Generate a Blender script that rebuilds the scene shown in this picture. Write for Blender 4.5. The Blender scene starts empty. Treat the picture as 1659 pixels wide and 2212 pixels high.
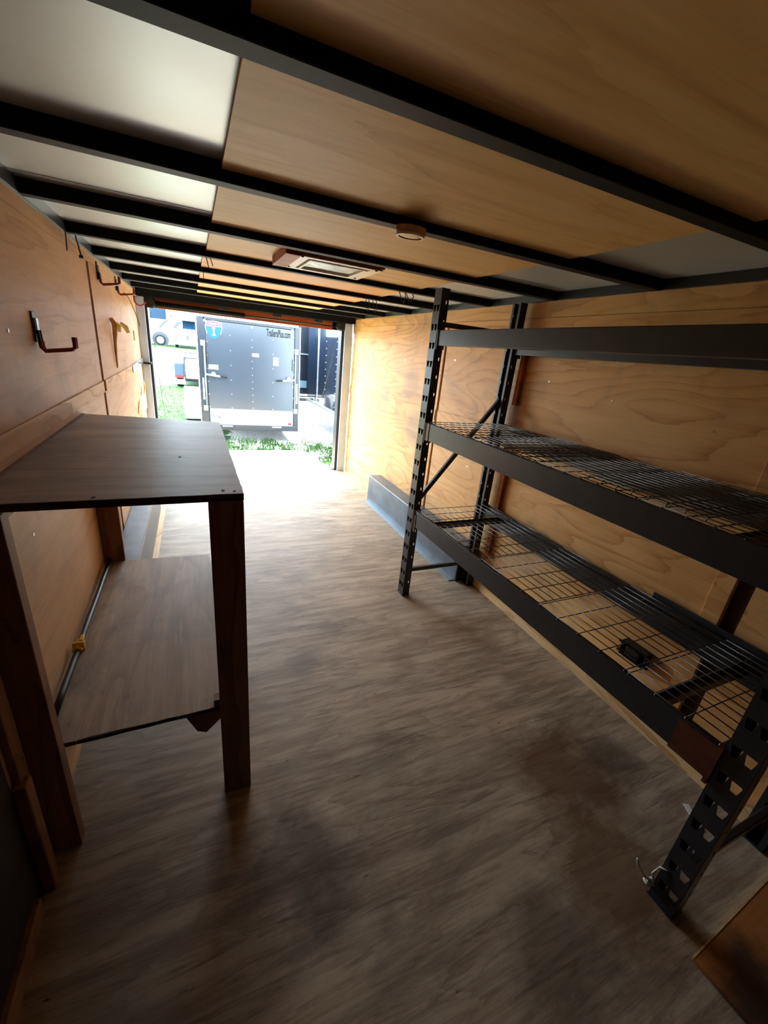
import bpy, bmesh, math, random
from mathutils import Vector, Matrix
random.seed(7)
SC = bpy.context.scene
COL = SC.collection

# ------------------------------------------------------------------ camera
cam_d = bpy.data.cameras.new('camera'); cam = bpy.data.objects.new('camera', cam_d); COL.objects.link(cam)
RX = (0.91259336, -0.39720791, 0.09694963)
RY = (-0.05889117, -0.36234076, -0.93018332)
RZ = (0.40460497, 0.84316965, -0.35406181)
m = Matrix((RX, tuple(-a for a in RY), tuple(-a for a in RZ))).transposed().to_4x4()
m.translation = Vector((0, 0, 1.6))
cam.matrix_world = m
cam_d.sensor_fit = 'VERTICAL'; cam_d.sensor_height = 24.0
cam_d.lens = 24.0 * 888.12 / 2212.0
cam_d.clip_start = 0.02; cam_d.clip_end = 400
SC.camera = cam

# ------------------------------------------------------------------ view, world, lights
SC.view_settings.view_transform = 'Standard'; SC.view_settings.look = 'None'
SC.view_settings.gamma = 1.0; SC.view_settings.exposure = 4.1
try: SC.view_settings.use_curve_mapping = False
except Exception: pass
SC.cycles.use_denoising = True
try: SC.cycles.denoiser = 'OPENIMAGEDENOISE'
except Exception: pass
SC.cycles.max_bounces = 14; SC.cycles.diffuse_bounces = 10; SC.cycles.glossy_bounces = 6
SC.cycles.sample_clamp_indirect = 6.0
SC.cycles.caustics_reflective = False; SC.cycles.caustics_refractive = False

w = bpy.data.worlds.new('overcast_sky'); SC.world = w; w.use_nodes = True
bg = w.node_tree.nodes['Background']
bg.inputs['Color'].default_value = (0.70, 0.87, 1.0, 1); bg.inputs['Strength'].default_value = 1.55

sd = bpy.data.lights.new('sun', 'SUN'); sun = bpy.data.objects.new('sun', sd); COL.objects.link(sun)
sd.energy = 2.2; sd.angle = math.radians(40); sd.color = (0.96, 0.98, 1.0)
sun.rotation_euler = Vector((0.30, 0.30, 1.2)).to_track_quat('Z', 'Y').to_euler()

def portal(name, loc, rot, sx, sy):
    ld = bpy.data.lights.new(name, 'AREA'); ld.shape = 'RECTANGLE'; ld.size = sx; ld.size_y = sy
    try: ld.cycles.is_portal = True
    except Exception: pass
    o = bpy.data.objects.new(name, ld); o.location = loc; o.rotation_euler = rot; COL.objects.link(o)
portal('door_sky_portal', (0.68, 5.66, 0.92), (math.radians(-90), 0, 0), 2.25, 1.9)

# ------------------------------------------------------------------ helpers
def srgb(r, g, b):
    f = lambda c: (c/255/12.92) if c/255 <= 0.04045 else ((c/255+0.055)/1.055)**2.4
    return (f(r), f(g), f(b), 1)

class NT:
    def __init__(s, name):
        s.m = bpy.data.materials.new(name); s.m.use_nodes = True
        s.t = s.m.node_tree; s.b = s.t.nodes['Principled BSDF']
    def n(s, kind, **kw):
        nd = s.t.nodes.new('ShaderNode' + kind)
        for k, v in kw.items():
            if k.startswith('_'): setattr(nd, k[1:], v)
        for k, v in kw.items():
            if not k.startswith('_'): s.set(nd, k, v)
        return nd
    def set(s, nd, k, v):
        k = k.replace('__', ' ')
        inp = nd.inputs[int(k[1:])] if k[0] == 'i' and k[1:].isdigit() else nd.inputs[k]
        if hasattr(v, 'outputs'): v = v.outputs[0]
        if hasattr(v, 'is_output'): s.t.links.new(v, inp)
        else: inp.default_value = v
    def math(s, op, a, b=0.0, c=0.0, clamp=False):
        nd = s.n('Math', _operation=op, _use_clamp=clamp); s.set(nd, 'i0', a); s.set(nd, 'i1', b)
        if op in ('MULTIPLY_ADD', 'SMOOTH_MIN', 'COMPARE'): s.set(nd, 'i2', c)
        return nd
    def coords(s, scale, loc=(0, 0, 0), rot=(0, 0, 0)):
        tc = s.n('TexCoord'); mp = s.n('Mapping'); s.t.links.new(tc.outputs['Object'], mp.inputs['Vector'])
        mp.inputs['Scale'].default_value = scale; mp.inputs['Location'].default_value = loc; mp.inputs['Rotation'].default_value = rot
        return mp
    def noise(s, vec, scale=1, detail=4, rough=.55, dist=0):
        nd = s.n('TexNoise', Vector=vec, Scale=scale, Detail=detail, Roughness=rough, Distortion=dist)
        return nd.outputs['Fac']
    def ramp(s, fac, stops, interp='LINEAR'):
        nd = s.n('ValToRGB'); nd.color_ramp.interpolation = interp
        el = nd.color_ramp.elements
        while len(el) < len(stops): el.new(0.5)
        for e, (p, c) in zip(el, stops):
            e.position = p; e.color = c if len(c) == 4 else (*c, 1)
        s.set(nd, 'i0', fac); return nd.outputs['Color']
    def fr(s, fac, lo, hi):
        nd = s.n('MapRange', _clamp=True); s.set(nd, 'i0', fac); s.set(nd, 'i1', lo); s.set(nd, 'i2', hi); return nd.outputs[0]
    def mix(s, f, a, b, mode='MIX'):
        nd = s.n('Mix', _data_type='RGBA', _blend_type=mode)
        s.set(nd, 'i0', f); s.set(nd, 'i6', a); s.set(nd, 'i7', b); return nd.outputs[2]
    def out(s, color, rough=.6, metal=0.0, bump=None, bstr=.3, bdist=.002, spec=.5, coat=0):
        s.set(s.b, 'Base Color', color); s.set(s.b, 'Roughness', rough); s.set(s.b, 'Metallic', metal)
        s.set(s.b, 'Specular IOR Level', spec)
        if coat: s.set(s.b, 'Coat Weight', coat)
        if bump is not None:
            bn = s.n('Bump', Strength=bstr, Distance=bdist, Height=bump); s.t.links.new(bn.outputs[0], s.b.inputs['Normal'])
        return s.m

def plain(name, c, rough=.5, metal=0.0, spec=.5, var=.12, vs=9, bump=0):
    t = NT(name); v = t.noise(t.coords((vs,)*3), 1, 5, .6)
    dark = tuple(x*(1-var) for x in c[:3])+(1,); lite = tuple(min(1, x*(1+var)) for x in c[:3])+(1,)
    colr = t.ramp(v, [(.3, dark), (.7, lite)])
    return t.out(colr, rough, metal, v if bump else None, bump, .002, spec)

def plywood(name, base, dark, lite, axis='Y', stain=None, stain_amt=.0, rings=16, ring_amt=.5, rough=.6, seed=0, spec=.35,
            speck=0.0, spots=None, grain=.35, tilt=0.0, ringscale=1.0, wobamt=1.1, streak=0.0):
    """rotary-cut veneer: contour lines of a stretched smooth noise, fine fibres, blotches"""
    t = NT(name)
    L = .42*ringscale; S = 2.1*ringscale
    sc = {'X': (L, S, S), 'Y': (S, L, S), 'Z': (S, S, L)}[axis]
    fs = {'X': (3, 120, 120), 'Y': (120, 3, 120), 'Z': (120, 120, 3)}[axis]
    ms = {'X': (1.2, 16, 16), 'Y': (16, 1.2, 16), 'Z': (16, 16, 1.2)}[axis]
    a = t.coords(sc, (seed*3.1, seed*1.7, seed*2.3), (0, 0, tilt))
    b = t.coords(fs, rot=(0, 0, tilt)); c = t.coords(ms, (seed, 0, 0), (0, 0, tilt))
    h = t.noise(a, 1.0, 2.5, .45, .35)
    wob = t.noise(c, 1.0, 4, .6)
    hh = t.math('MULTIPLY_ADD', h, rings, t.math('MULTIPLY', wob, 1.1))
    frc = t.math('FRACT', hh)
    ring = t.math('POWER', frc, 3.0)
    ringm = t.math('MULTIPLY', ring, t.fr(t.noise(t.coords((1.1, 1.1, 1.1), (seed, 5, 2)), 1, 2), .2, .55))
    fib = t.noise(b, 1.0, 5, .7)
    fac = t.math('ADD', t.math('MULTIPLY', ringm, ring_amt*1.7), t.math('MULTIPLY', t.math('SUBTRACT', fib, .5), grain*2))
    fac2 = t.math('ADD', fac, t.math('MULTIPLY', t.math('SUBTRACT', wob, .42), wobamt), clamp=True)
    colr = t.ramp(fac2, [(0, lite), (.35, base), (1, dark)])
    if streak:
        q0 = {'X': (1.3, 7, 7), 'Y': (7, 1.3, 7), 'Z': (7, 7, 1.3)}[axis]
        s0 = t.noise(t.coords(q0, (seed*2, 8, 3), (0, 0, tilt)), 1, 7, .72, 1.2)
        colr = t.mix(t.math('MULTIPLY', t.fr(s0, .50, .64), streak*.75), colr, t.mix(.55, dark, base))
        colr = t.mix(t.math('MULTIPLY', t.fr(s0, .46, .36), streak*.8), colr, lite)
        q = {'X': (3.2, 30, 30), 'Y': (30, 3.2, 30), 'Z': (30, 30, 3.2)}[axis]
        sk = t.noise(t.coords(q, (seed*7, 2, 9), (0, 0, tilt)), 1, 7, .78, 1.1)
        colr = t.mix(t.math('MULTIPLY', t.fr(sk, .52, .70), streak), colr, dark)
        colr = t.mix(t.math('MULTIPLY', t.fr(sk, .46, .32), streak*.8), colr, lite)
    blo = t.noise(t.coords((.9, .9, .9), (seed*2, 1, 4)), 1, 4, .6)
    colr = t.mix(t.fr(blo, .35, .75), colr, t.mix(.5, colr, base))
    if stain is not None:
        st = t.noise(t.coords((1.6, 2.0, 1.8), (seed*5, 3, 1)), 1, 7, .65, .4)
        colr = t.mix(t.math('MULTIPLY', t.fr(st, .5, .72), stain_amt), colr, stain)
    if spots is not None:
        for (sx, sy, sz, r, colo, amt) in spots:
            tc = t.n('TexCoord'); vm = t.n('VectorMath', _operation='DISTANCE'); t.t.links.new(tc.outputs['Object'], vm.inputs[0]); vm.inputs[1].default_value = (sx, sy, sz)
            d = t.math('ADD', vm.outputs['Value'], t.math('MULTIPLY', t.math('SUBTRACT', t.noise(t.coords((5, 5, 5), (sx*9, sy*3, 0)), 1, 6, .7), .5), r*1.6))
            colr = t.mix(t.math('MULTIPLY', t.fr(d, r, r*.45), amt), colr, colo)
    if speck:
        sp = t.noise(t.coords((13, 42, 30) if axis == 'X' else (30, 13, 42), (seed, 0, 7)), 1, 3, .6)
        colr = t.mix(t.math('MULTIPLY', t.fr(sp, .70, .76), speck), colr, srgb(48, 36, 28))
    return t.out(colr, rough, 0, fib, .12, .001, spec)

M = {}
M['floor'] = plywood('floor_plywood', srgb(150, 130, 109), srgb(82, 64, 50), srgb(190, 172, 150), 'X', srgb(74, 60, 50), .5, rings=15, ring_amt=.17, wobamt=1.1, streak=.9,
                     rough=.6, seed=3, speck=.9, grain=.45, spec=.35,
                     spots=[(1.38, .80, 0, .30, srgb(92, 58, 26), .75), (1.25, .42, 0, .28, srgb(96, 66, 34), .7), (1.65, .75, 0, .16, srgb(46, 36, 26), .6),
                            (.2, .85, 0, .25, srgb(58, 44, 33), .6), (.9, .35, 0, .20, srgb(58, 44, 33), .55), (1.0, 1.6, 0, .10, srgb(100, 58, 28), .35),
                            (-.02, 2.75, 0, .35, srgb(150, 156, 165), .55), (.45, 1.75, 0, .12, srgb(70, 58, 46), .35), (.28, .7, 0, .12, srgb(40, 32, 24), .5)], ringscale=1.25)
M['wall'] = plywood('wall_plywood', srgb(222, 164, 98), srgb(164, 106, 52), srgb(234, 184, 120), 'Y', srgb(118, 104, 92), .5, rings=20, ring_amt=.36, streak=.15, rough=.55, seed=1, speck=.25,
    spots=[(1.93, 4.4, 1.15, .30, srgb(120, 112, 104), .45), (1.93, 3.7, 1.35, .22, srgb(128, 112, 96), .4), (1.93, 3.6, .95, .22, srgb(112, 108, 106), .45), (1.93, 1.7, .62, .09, srgb(96, 92, 92), .5), (1.93, 2.1, 1.78, .09, srgb(120, 104, 70), .5), (1.93, 1.05, 1.0, .15, srgb(128, 112, 96), .4)])
M['wall_l'] = plywood('left_wall_plywood', srgb(208, 166, 124), srgb(164, 120, 82), srgb(220, 184, 146), 'Y', srgb(140, 122, 108), .45, rings=12, ring_amt=.28, streak=.15, rough=.55, seed=6, speck=.2)
M['ceil_ply'] = plywood('ceiling_plywood', srgb(218, 174, 112), srgb(168, 122, 70), srgb(228, 190, 132), 'X', None, 0, rings=9, ring_amt=.2, wobamt=1.5, streak=.22, rough=.55, seed=2, grain=.3, tilt=.5)
M['ceil_ply2'] = plywood('ceiling_plywood_orange', srgb(222, 164, 98), srgb(190, 128, 66), srgb(232, 180, 116), 'X', None, 0, rings=5, ring_amt=.2, rough=.55, seed=4, grain=.3)
M['roof'] = plain('galvanised_roof_sheet', srgb(196, 208, 218), .40, .35, .5, .06, 3)
M['steel'] = plain('black_painted_steel', srgb(30, 30, 35), .42, 0, .5, .25, 14)
M['beam'] = plain('black_roof_tube', srgb(9, 10, 13), .6, 0, .16, .25, 14)
M['rack'] = plain('dark_grey_powder_coat', srgb(44, 44, 48), .38, .1, .5, .2, 16)
M['wire'] = plain('dark_wire', srgb(110, 106, 104), .35, .6, .5, .2, 16)
M['box_metal'] = plain('grey_steel_sheet', srgb(92, 100, 110), .35, .45, .5, .25, 7)
M['galv'] = plain('galvanised_metal', srgb(128, 140, 146), .4, .4, .5, .15, 8)
M['white'] = plain('white_paint', srgb(222, 224, 222), .45, 0, .5, .05, 6)
M['jamb'] = plain('white_door_jamb', srgb(186, 212, 250), .4, .1, .5, .10, 5)
M['red_wood'] = plywood('header_wood', srgb(166, 92, 50), srgb(120, 60, 30), srgb(188, 110, 62), 'X', None, 0, rings=6, seed=5)
M['lumber'] = plywood('pale_pine_lumber', srgb(214, 176, 124), srgb(170, 122, 74), srgb(226, 194, 146), 'Y', None, 0, rings=8, ring_amt=.5, seed=8, speck=.1, ringscale=2)
M['lumber_z'] = plywood('bench_leg_lumber', srgb(122, 84, 60), srgb(84, 54, 38), srgb(146, 106, 78), 'Z', srgb(60, 44, 38), .5, rings=8, ring_amt=.4, seed=9, speck=.2, ringscale=2)
M['bench'] = plywood('bench_top_plywood', srgb(146, 136, 130), srgb(96, 84, 76), srgb(172, 164, 158), 'X', srgb(74, 70, 68), .7, rings=7, ring_amt=.12, rough=.45, seed=11, speck=.6, spec=.55, ringscale=1.6, streak=.4)
M['shelf'] = plywood('bench_shelf_plywood', srgb(158, 132, 108), srgb(104, 82, 66), srgb(182, 160, 134), 'Y', srgb(84, 78, 80), .8, rings=6, ring_amt=.3, rough=.55, seed=12, speck=.5, ringscale=1.6, streak=.4)
M['slot'] = plain('dark_wall_slot', srgb(60, 36, 34), .8, 0, .2, .3, 20)
M['panel_dark'] = plain('dark_wall_panel', srgb(34, 24, 22), .6, 0, .3, .3, 6)
M['edge'] = plain('dark_plywood_edge', srgb(66, 48, 38), .8, 0, .2, .3, 40)
M['board'] = plywood('stained_floor_board', srgb(168, 104, 50), srgb(112, 62, 28), srgb(186, 124, 66), 'X', srgb(50, 34, 26), .9, rings=6, ring_amt=.2, seed=14,
                     spots=[(.10, -.12, .02, .17, srgb(48, 34, 26), .85), (.05, -.35, .02, .25, srgb(60, 44, 34), .8)])
M['red'] = plain('red_rubber', srgb(140, 28, 34), .42, 0, .5, .1, 20)
M['black'] = plain('black_plastic', srgb(22, 22, 24), .4, 0, .5, .2, 20)
M['silver'] = plain('bright_zinc', srgb(205, 210, 215), .25, .8, .5, .08, 20)
M['rust'] = plain('brown_end_plate', srgb(96, 46, 26), .5, .2, .5, .35, 30)
M['tan'] = plain('tan_hanger', srgb(190, 152, 86), .5, 0, .4, .15, 20)
M['cream'] = plain('pale_yellow_rubber', srgb(244, 236, 180), .5, 0, .4, .06, 20)
M['yellow'] = plain('yellow_plastic', srgb(222, 184, 20), .45, 0, .5, .2, 40)
M['beige'] = plain('beige_plastic', srgb(196, 158, 124), .45, 0, .5, .05, 10)
M['rim'] = plain('ivory_plastic', srgb(232, 222, 206), .4, 0, .5, .04, 10)
M['lens'] = plain('smoky_lens', srgb(120, 104, 84), .25, 0, .5, .1, 10)
M['string'] = plain('white_string', srgb(200, 196, 188), .8, 0, .2, .1, 60)
M['sticker'] = plain('white_sticker', srgb(232, 236, 236), .5, 0, .4, .02, 4)
M['sticker_blue'] = plain('pale_blue_sticker', srgb(96, 120, 132), .5, 0, .4, .02, 4)
M['panel'] = plain('charcoal_trailer_panel', srgb(34, 42, 52), .3, 0, .7, .06, 2)
M['trim_black'] = plain('black_trailer_trim', srgb(12, 20, 32), .35, 0, .5, .1, 6)
M['tw'] = plain('aluminium_skirt', srgb(112, 124, 128), .4, .2, .5, .08, 5)
M['shield_blue'] = plain('shield_blue', srgb(0, 58, 92), .5, 0, .3, .02, 4)
M['shield_red'] = plain('shield_red', srgb(128, 26, 56), .5, 0, .3, .02, 4)
M['letter'] = plain('black_lettering', srgb(8, 8, 10), .6, 0, .2, .02, 4)
M['letter_w'] = plain('white_lettering', srgb(225, 228, 230), .6, 0, .2, .02, 4)
M['letter_g'] = plain('grey_lettering', srgb(70, 70, 72), .6, 0, .2, .02, 4)
M['tail'] = plain('red_reflector', srgb(110, 6, 14), .3, 0, .5, .02, 4)
M['gloss'] = plain('glossy_black_cladding', srgb(20, 30, 46), .09, 0, .9, .1, 4)
M['rvwhite'] = plain('motorhome_white', srgb(225, 226, 224), .35, 0, .5, .03, 1)
M['rvglass'] = plain('tinted_glass', srgb(10, 34, 52), .5, 0, .15, .05, 1)
M['rvgrey'] = plain('blue_grey_swoosh', srgb(12, 18, 32), .4, 0, .5, .05, 1)
M['tyre'] = plain('tyre_rubber', srgb(16, 18, 22), .8, 0, .3, .1, 10)
M['fender_grey'] = plain('grey_blue_fender', srgb(34, 50, 66), .4, 0, .5, .08, 4)
M['weed'] = plain('grass_blades', srgb(36, 66, 16), .7, 0, .2, .3, 4)

def ground_mat():
    t = NT('gravel_and_grass')
    tc = t.n('TexCoord'); sp = t.n('SeparateXYZ'); t.t.links.new(tc.outputs['Object'], sp.inputs[0])
    x, y = sp.outputs[0], sp.outputs[1]
    peb = t.noise(t.coords((26, 26, 26)), 1, 6, .7)
    gravel = t.ramp(peb, [(.3, srgb(120, 116, 108)), (.5, srgb(196, 192, 184)), (.7, srgb(226, 224, 218))])
    gr = t.noise(t.coords((9, 9, 9)), 1, 6, .7)
    grass = t.ramp(gr, [(.3, srgb(18, 40, 8)), (.55, srgb(38, 72, 16)), (.75, srgb(60, 94, 30))])
    n1 = t.noise(t.coords((.9, .9, .9), (4, 2, 0)), 1, 6, .7)
    # left lawn: x < .1 and y between 6 and 20
    edge = t.math('MULTIPLY', t.math('SUBTRACT', n1, .5), 2.4)
    xa = t.fr(t.math('ADD', x, t.math('MULTIPLY', edge, .4)), .8, .2)
    ya = t.fr(t.math('ADD', y, edge), 19.5, 18.2)
    left = t.math('MULTIPLY', xa, ya)
    far = t.math('MULTIPLY', t.fr(t.math('ADD', y, edge), 35.5, 37), t.fr(y, 70, 50)); left = t.math('MULTIPLY', left, 1.6)
    patch = t.math('MULTIPLY', t.fr(n1, .47, .56), t.fr(y, 9.5, 7.5))
    mask = t.math('MAXIMUM', t.math('MAXIMUM', left, far), patch)
    fine = t.fr(t.math('ADD', mask, t.math('MULTIPLY', t.math('SUBTRACT', gr, .5), .7)), .35, .6)
    return t.out(t.mix(fine, gravel, grass), .9, 0, peb, .5, .02, .2)
M['ground'] = ground_mat()

def pane_mat():
    t = NT('crinkled_vent_film')
    v = t.noise(t.coords((7, 14, 4), (1, 2, 3)), 1, 5, .65, 1.4)
    colr = t.ramp(v, [(.35, srgb(120, 128, 132)), (.48, srgb(226, 234, 236)), (.6, srgb(150, 156, 158)), (.7, srgb(236, 240, 240))])
    t.set(t.b, 'Transmission Weight', .0)
    return t.out(colr, .35, .2, v, .6, .01, .5)
M['pane'] = pane_mat()

# ---- mesh builder
class MB:
    def __init__(s): s.b = bmesh.new()
    def box(s, x0, x1, y0, y1, z0, z1, mat=None):
        vs = [s.b.verts.new((x, y, z)) for x in (x0, x1) for y in (y0, y1) for z in (z0, z1)]
        if mat is not None:
            for v in vs: v.co = mat @ v.co
        for f in ((0, 1, 3, 2), (4, 6, 7, 5), (0, 4, 5, 1), (2, 3, 7, 6), (0, 2, 6, 4), (1, 5, 7, 3)):
            s.b.faces.new([vs[i] for i in f])
        return s
    def bar(s, p, q, w, h, up=(0, 0, 1)):
        p, q = Vector(p), Vector(q); d = (q-p); L = d.length; d.normalize(); u = Vector(up)
        sx = d.cross(u)
        if sx.length < 1e-4: sx = d.cross(Vector((1, 0, 0)))
        sx.normalize(); u = sx.cross(d)
        mm = Matrix((sx, d, u)).transposed().to_4x4(); mm.translation = p
        return s.box(-w/2, w/2, 0, L, -h/2, h/2, mm)
    def tube(s, pts, r, n=8, closed=False, flat=None):
        pts = [Vector(p) for p in pts]; rings = []; N = len(pts); prev = None
        for i, p in enumerate(pts):
            a = pts[max(i-1, 0)]; b2 = pts[min(i+1, N-1)]
            d = (b2-a).normalized()
            if prev is None:
                u = d.cross(Vector((0, 0, 1)))
                if u.length < 1e-3: u = d.cross(Vector((1, 0, 0)))
            else: u = prev - d*prev.dot(d)
            u.normalize(); prev = u; v = d.cross(u)
            rr = r[i] if isinstance(r, (list, tuple)) else r
            rings.append([s.b.verts.new(p + (u*math.cos(t)+v*math.sin(t)*(flat or 1))*rr) for t in [2*math.pi*k/n for k in range(n)]])
        for a, b2 in zip(rings, rings[1:]):
            for k in range(n): s.b.faces.new((a[k], a[(k+1) % n], b2[(k+1) % n], b2[k]))
        s.b.faces.new(rings[0][::-1]); s.b.faces.new(rings[-1])
        return s
    def prism(s, poly, axis, a, b):
        """poly: list of 2-D points in the two other axes (in xyz order)"""
        def P(u, v, w): return {'x': (w, u, v), 'y': (u, w, v), 'z': (u, v, w)}[axis]
        A = [s.b.verts.new(P(u, v, a)) for u, v in poly]; B = [s.b.verts.new(P(u, v, b)) for u, v in poly]
        s.b.faces.new(A); s.b.faces.new(B[::-1])
        n = len(poly)
        for i in range(n): s.b.faces.new((A[i], B[i], B[(i+1) % n], A[(i+1) % n]))
        return s
    def disc(s, c, r, h, axis='z', n=24):
        i = 'xyz'.index(axis); o = [k for k in range(3) if k != i]
        poly = [(c[o[0]]+r*math.cos(2*math.pi*k/n), c[o[1]]+r*math.sin(2*math.pi*k/n)) for k in range(n)]
        return s.prism(poly, axis, c[i], c[i]+h)
    def build(s, name, mat, parent=None, bevel=0, seg=2, smooth=False):
        bmesh.ops.recalc_face_normals(s.b, faces=s.b.faces)
        me = bpy.data.meshes.new(name); s.b.to_mesh(me); s.b.free()
        if smooth:
            for p in me.polygons: p.use_smooth = True
        o = bpy.data.objects.new(name, me); COL.objects.link(o)
        if isinstance(mat, str): mat = M[mat]
        me.materials.append(mat)
        if bevel:
            md = o.modifiers.new('bevel', 'BEVEL'); md.width = bevel; md.segments = seg; md.limit_method = 'ANGLE'
        if parent is not None:
            o.parent = parent; o.matrix_parent_inverse = Matrix.Translation(parent.location).inverted()
        return o

def tag(o, label, cat, group=None):
    o['label'] = label; o['category'] = cat
    if group: o['group'] = group
    return o
def struct(o, label=None):
    o['kind'] = 'structure'
    if label: o['label'] = label
    return o
def thing(name, label, cat, loc=(0, 0, 0), group=None):
    o = bpy.data.objects.new(name, None); o.location = loc; COL.objects.link(o); o.empty_display_size = .1
    return tag(o, label, cat, group)
def copy_tree(o, parent=None):
    c = o.copy(); COL.objects.link(c); c.parent = parent
    for ch in o.children: copy_tree(ch, c)
    return c
def dots(name, mat, parent, centres, r, h, axis, n=8):
    first = None
    for c in centres:
        if first is None:
            first = MB().disc((0, 0, 0), r, h, axis, n).build(name, mat); o = first
        else:
            o = first.copy(); COL.objects.link(o)
        o.location = c; o.parent = parent
        o.matrix_parent_inverse = Matrix.Translation(-(parent.location if parent.type == 'EMPTY' else parent.parent.location if parent.parent else Vector()))
def move_pts(o, origin):
    """put the object's origin at a point of its own without moving the mesh"""
    o.data.transform(Matrix.Translation(-Vector(origin))); o.location = origin; return o

XL, XR, ZT = -.503, 1.93, 1.985
YF, YD = -1.25, 5.50      # front wall behind the camera, door end

# ================================================================== room shell
struct(MB().box(XL-.05, XR+.05, YF, YD+.05, -.02, 0).build('floor', 'floor'), 'weathered grey-brown plywood trailer floor')

# left wall: sheets with a slot between them
wl = MB()
wl.box(XL-.02, XL, YF, 3.062, 0, 1.93); wl.box(XL-.02, XL, 3.128, YD, 0, 1.93)
wl.box(XL-.02, XL+.001, YF, YD, 1.932, ZT)
wlo = struct(wl.build('wall_left', 'wall_l'), 'left plywood wall with a dark slot between two sheets')
MB().box(XL-.03, XL-.014, 3.03, 3.16, 0, ZT).build('wall_slot', 'slot', wlo)
wr = MB()
wr.box(XR, XR+.02, .72, 3.15, 0, 1.90); wr.box(XR, XR+.02, YF, .66, 0, 1.90); wr.box(XR, XR+.02, 3.185, YD, 0, 1.90); wr.box(XR-.002, XR+.02, YF, YD, 1.902, ZT+.004)
wro = struct(wr.build('wall_right', 'wall'), 'right plywood wall with swirling grain')
MB().box(XR+.014, XR+.03, 3.1, 3.23, 0, ZT).build('wall_slot', 'lumber_z', wro)
MB().box(XR+.014, XR+.03, .6, .8, 0, ZT).build('wall_slot', 'edge', wro)  # backing coloured dark to paint in the shade of the gap
for (y, z) in ((4.7, 1.62), (5.0, 1.45), (3.9, 1.58), (3.0, 1.62), (1.95, 1.55), (1.5, 1.5), (1.0, 1.44), (1.8, 1.02), (1.2, .95), (2.6, .85)):
    MB().disc((XR-.002, y, z), .006, .003, 'x', 10).build('screw', 'silver', wro)
for (y, z) in ((1.7, 1.56), (2.1, 1.23), (2.35, .98), (1.55, .95), (2.9, .9)):
    MB().disc((XL-.001, y, z), .006, .003, 'x', 10).build('screw', 'silver', wlo)
struct(MB().box(XL-.05, XR+.05, YF-.03, YF, 0, 2.05).build('wall_front', 'slot'))
# ceiling: pale metal roof skin with overlap seams
cl = MB(); cl.box(XL-.06, XR+.06, YF, YD+.1, 2.03, 2.05)
for y in (1.93, 3.15, 4.37):
    cl.box(XL, XR, y, y+.03, 2.0285, 2.031)
struct(cl.build('ceiling', 'roof'), 'pale grey metal roof skin')
# side rails where walls meet the roof
struct(MB().box(XL-.03, XL+.012, YF, YD, ZT, 2.035).build('trim_1', 'box_metal'))
struct(MB().box(XR-.02, XR+.03, YF, YD, ZT+.004, 2.035).build('trim_2', 'steel'))
struct(MB().box(XL-.004, XL+.006, YF, YD, ZT-.004, ZT+.001).build('trim_3', 'galv'))
# horizontal battens
b = MB(); b.box(XL, XL+.008, YF, 3.06, 1.225, 1.29); b.box(XL, XL+.008, 3.13, 4.55, 1.225, 1.29)
struct(b.build('trim_4', 'lumber', bevel=.002), 'pale wood batten along the left wall')
b = MB(); b.prism([(.74, 1.155), (3.15, 1.115), (3.15, 1.20), (.74, 1.25)], 'x', XR-.006, XR); b.prism([(3.19, 1.112), (YD, 1.085), (YD, 1.165), (3.19, 1.198)], 'x', XR-.006, XR)
struct(b.build('trim_5', 'wall', bevel=.0015), 'plywood batten along the right wall')
struct(MB().box(XR-.008, XR, .72, .79, 0, 1.9).build('trim_6', 'wall', bevel=.002))
# baseboards
b = MB(); b.box(XR-.034, XR, YF, 2.32, 0, .088)
struct(b.build('baseboard_right', 'lumber', bevel=.003), 'pale pine two-by-four along the foot of the right wall')
struct(MB().box(XL-.001, XL+.004, YF, 1.03, .0, 1.17).build('wall_panel', 'panel_dark', bevel=.001), 'dark panel low on the left wall')  # thin dark panel laid over the near end of the left wall
struct(MB().box(XL, XL+.02, YF, .98, 0, .07).build('baseboard_left', 'lumber_z', bevel=.003))
struct(MB().box(XL, XL+.035, 1.03, 1.075, 0, .44).box(XL, XL+.02, 1.05, 1.10, .42, 1.225).build('trim_7', 'lumber_z', bevel=.006))
# door frame
b = MB(); b.box(XL, -.425, 5.44, 5.5, 0, 1.93)
struct(b.build('trim_8', 'jamb', bevel=.004), 'white left door jamb')
struct(MB().box(1.80, XR-.03, 5.44, 5.5, 0, 1.93).build('trim_9', 'jamb', bevel=.004), 'white right door jamb')
b = MB(); b.box(-.43, -.40, 5.47, 5.6, -.1, 1.86); b.box(1.765, 1.80, 5.47, 5.6, -.1, 1.86)
struct(b.build('trim_10', 'steel', bevel=.002), 'black seal around the door opening')
hb = MB(); hb.box(XL, XR, 5.42, 5.6, 1.935, 2.03); hb.box(XL, XR, 5.57, 5.6, 1.845, 1.95)
struct(hb.build('trim_11', 'beam', bevel=.003), 'dark steel header over the door')
struct(MB().box(-.33, 1.66, 5.53, 5.57, 1.838, 1.935).build('trim_12', 'red_wood', bevel=.003), 'red-brown wooden header board over the door')
struct(MB().box(-.40, 1.77, 5.50, 5.555, -.04, .004).build('trim_13', 'steel', bevel=.002))
struct(MB().box(-.7, XL-.02, YF, YD+.1, -.25, 2.05).box(XR+.03, 2.1, YF, YD+.1, -.25, 2.05).build('trim_14', 'rvwhite'))

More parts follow.
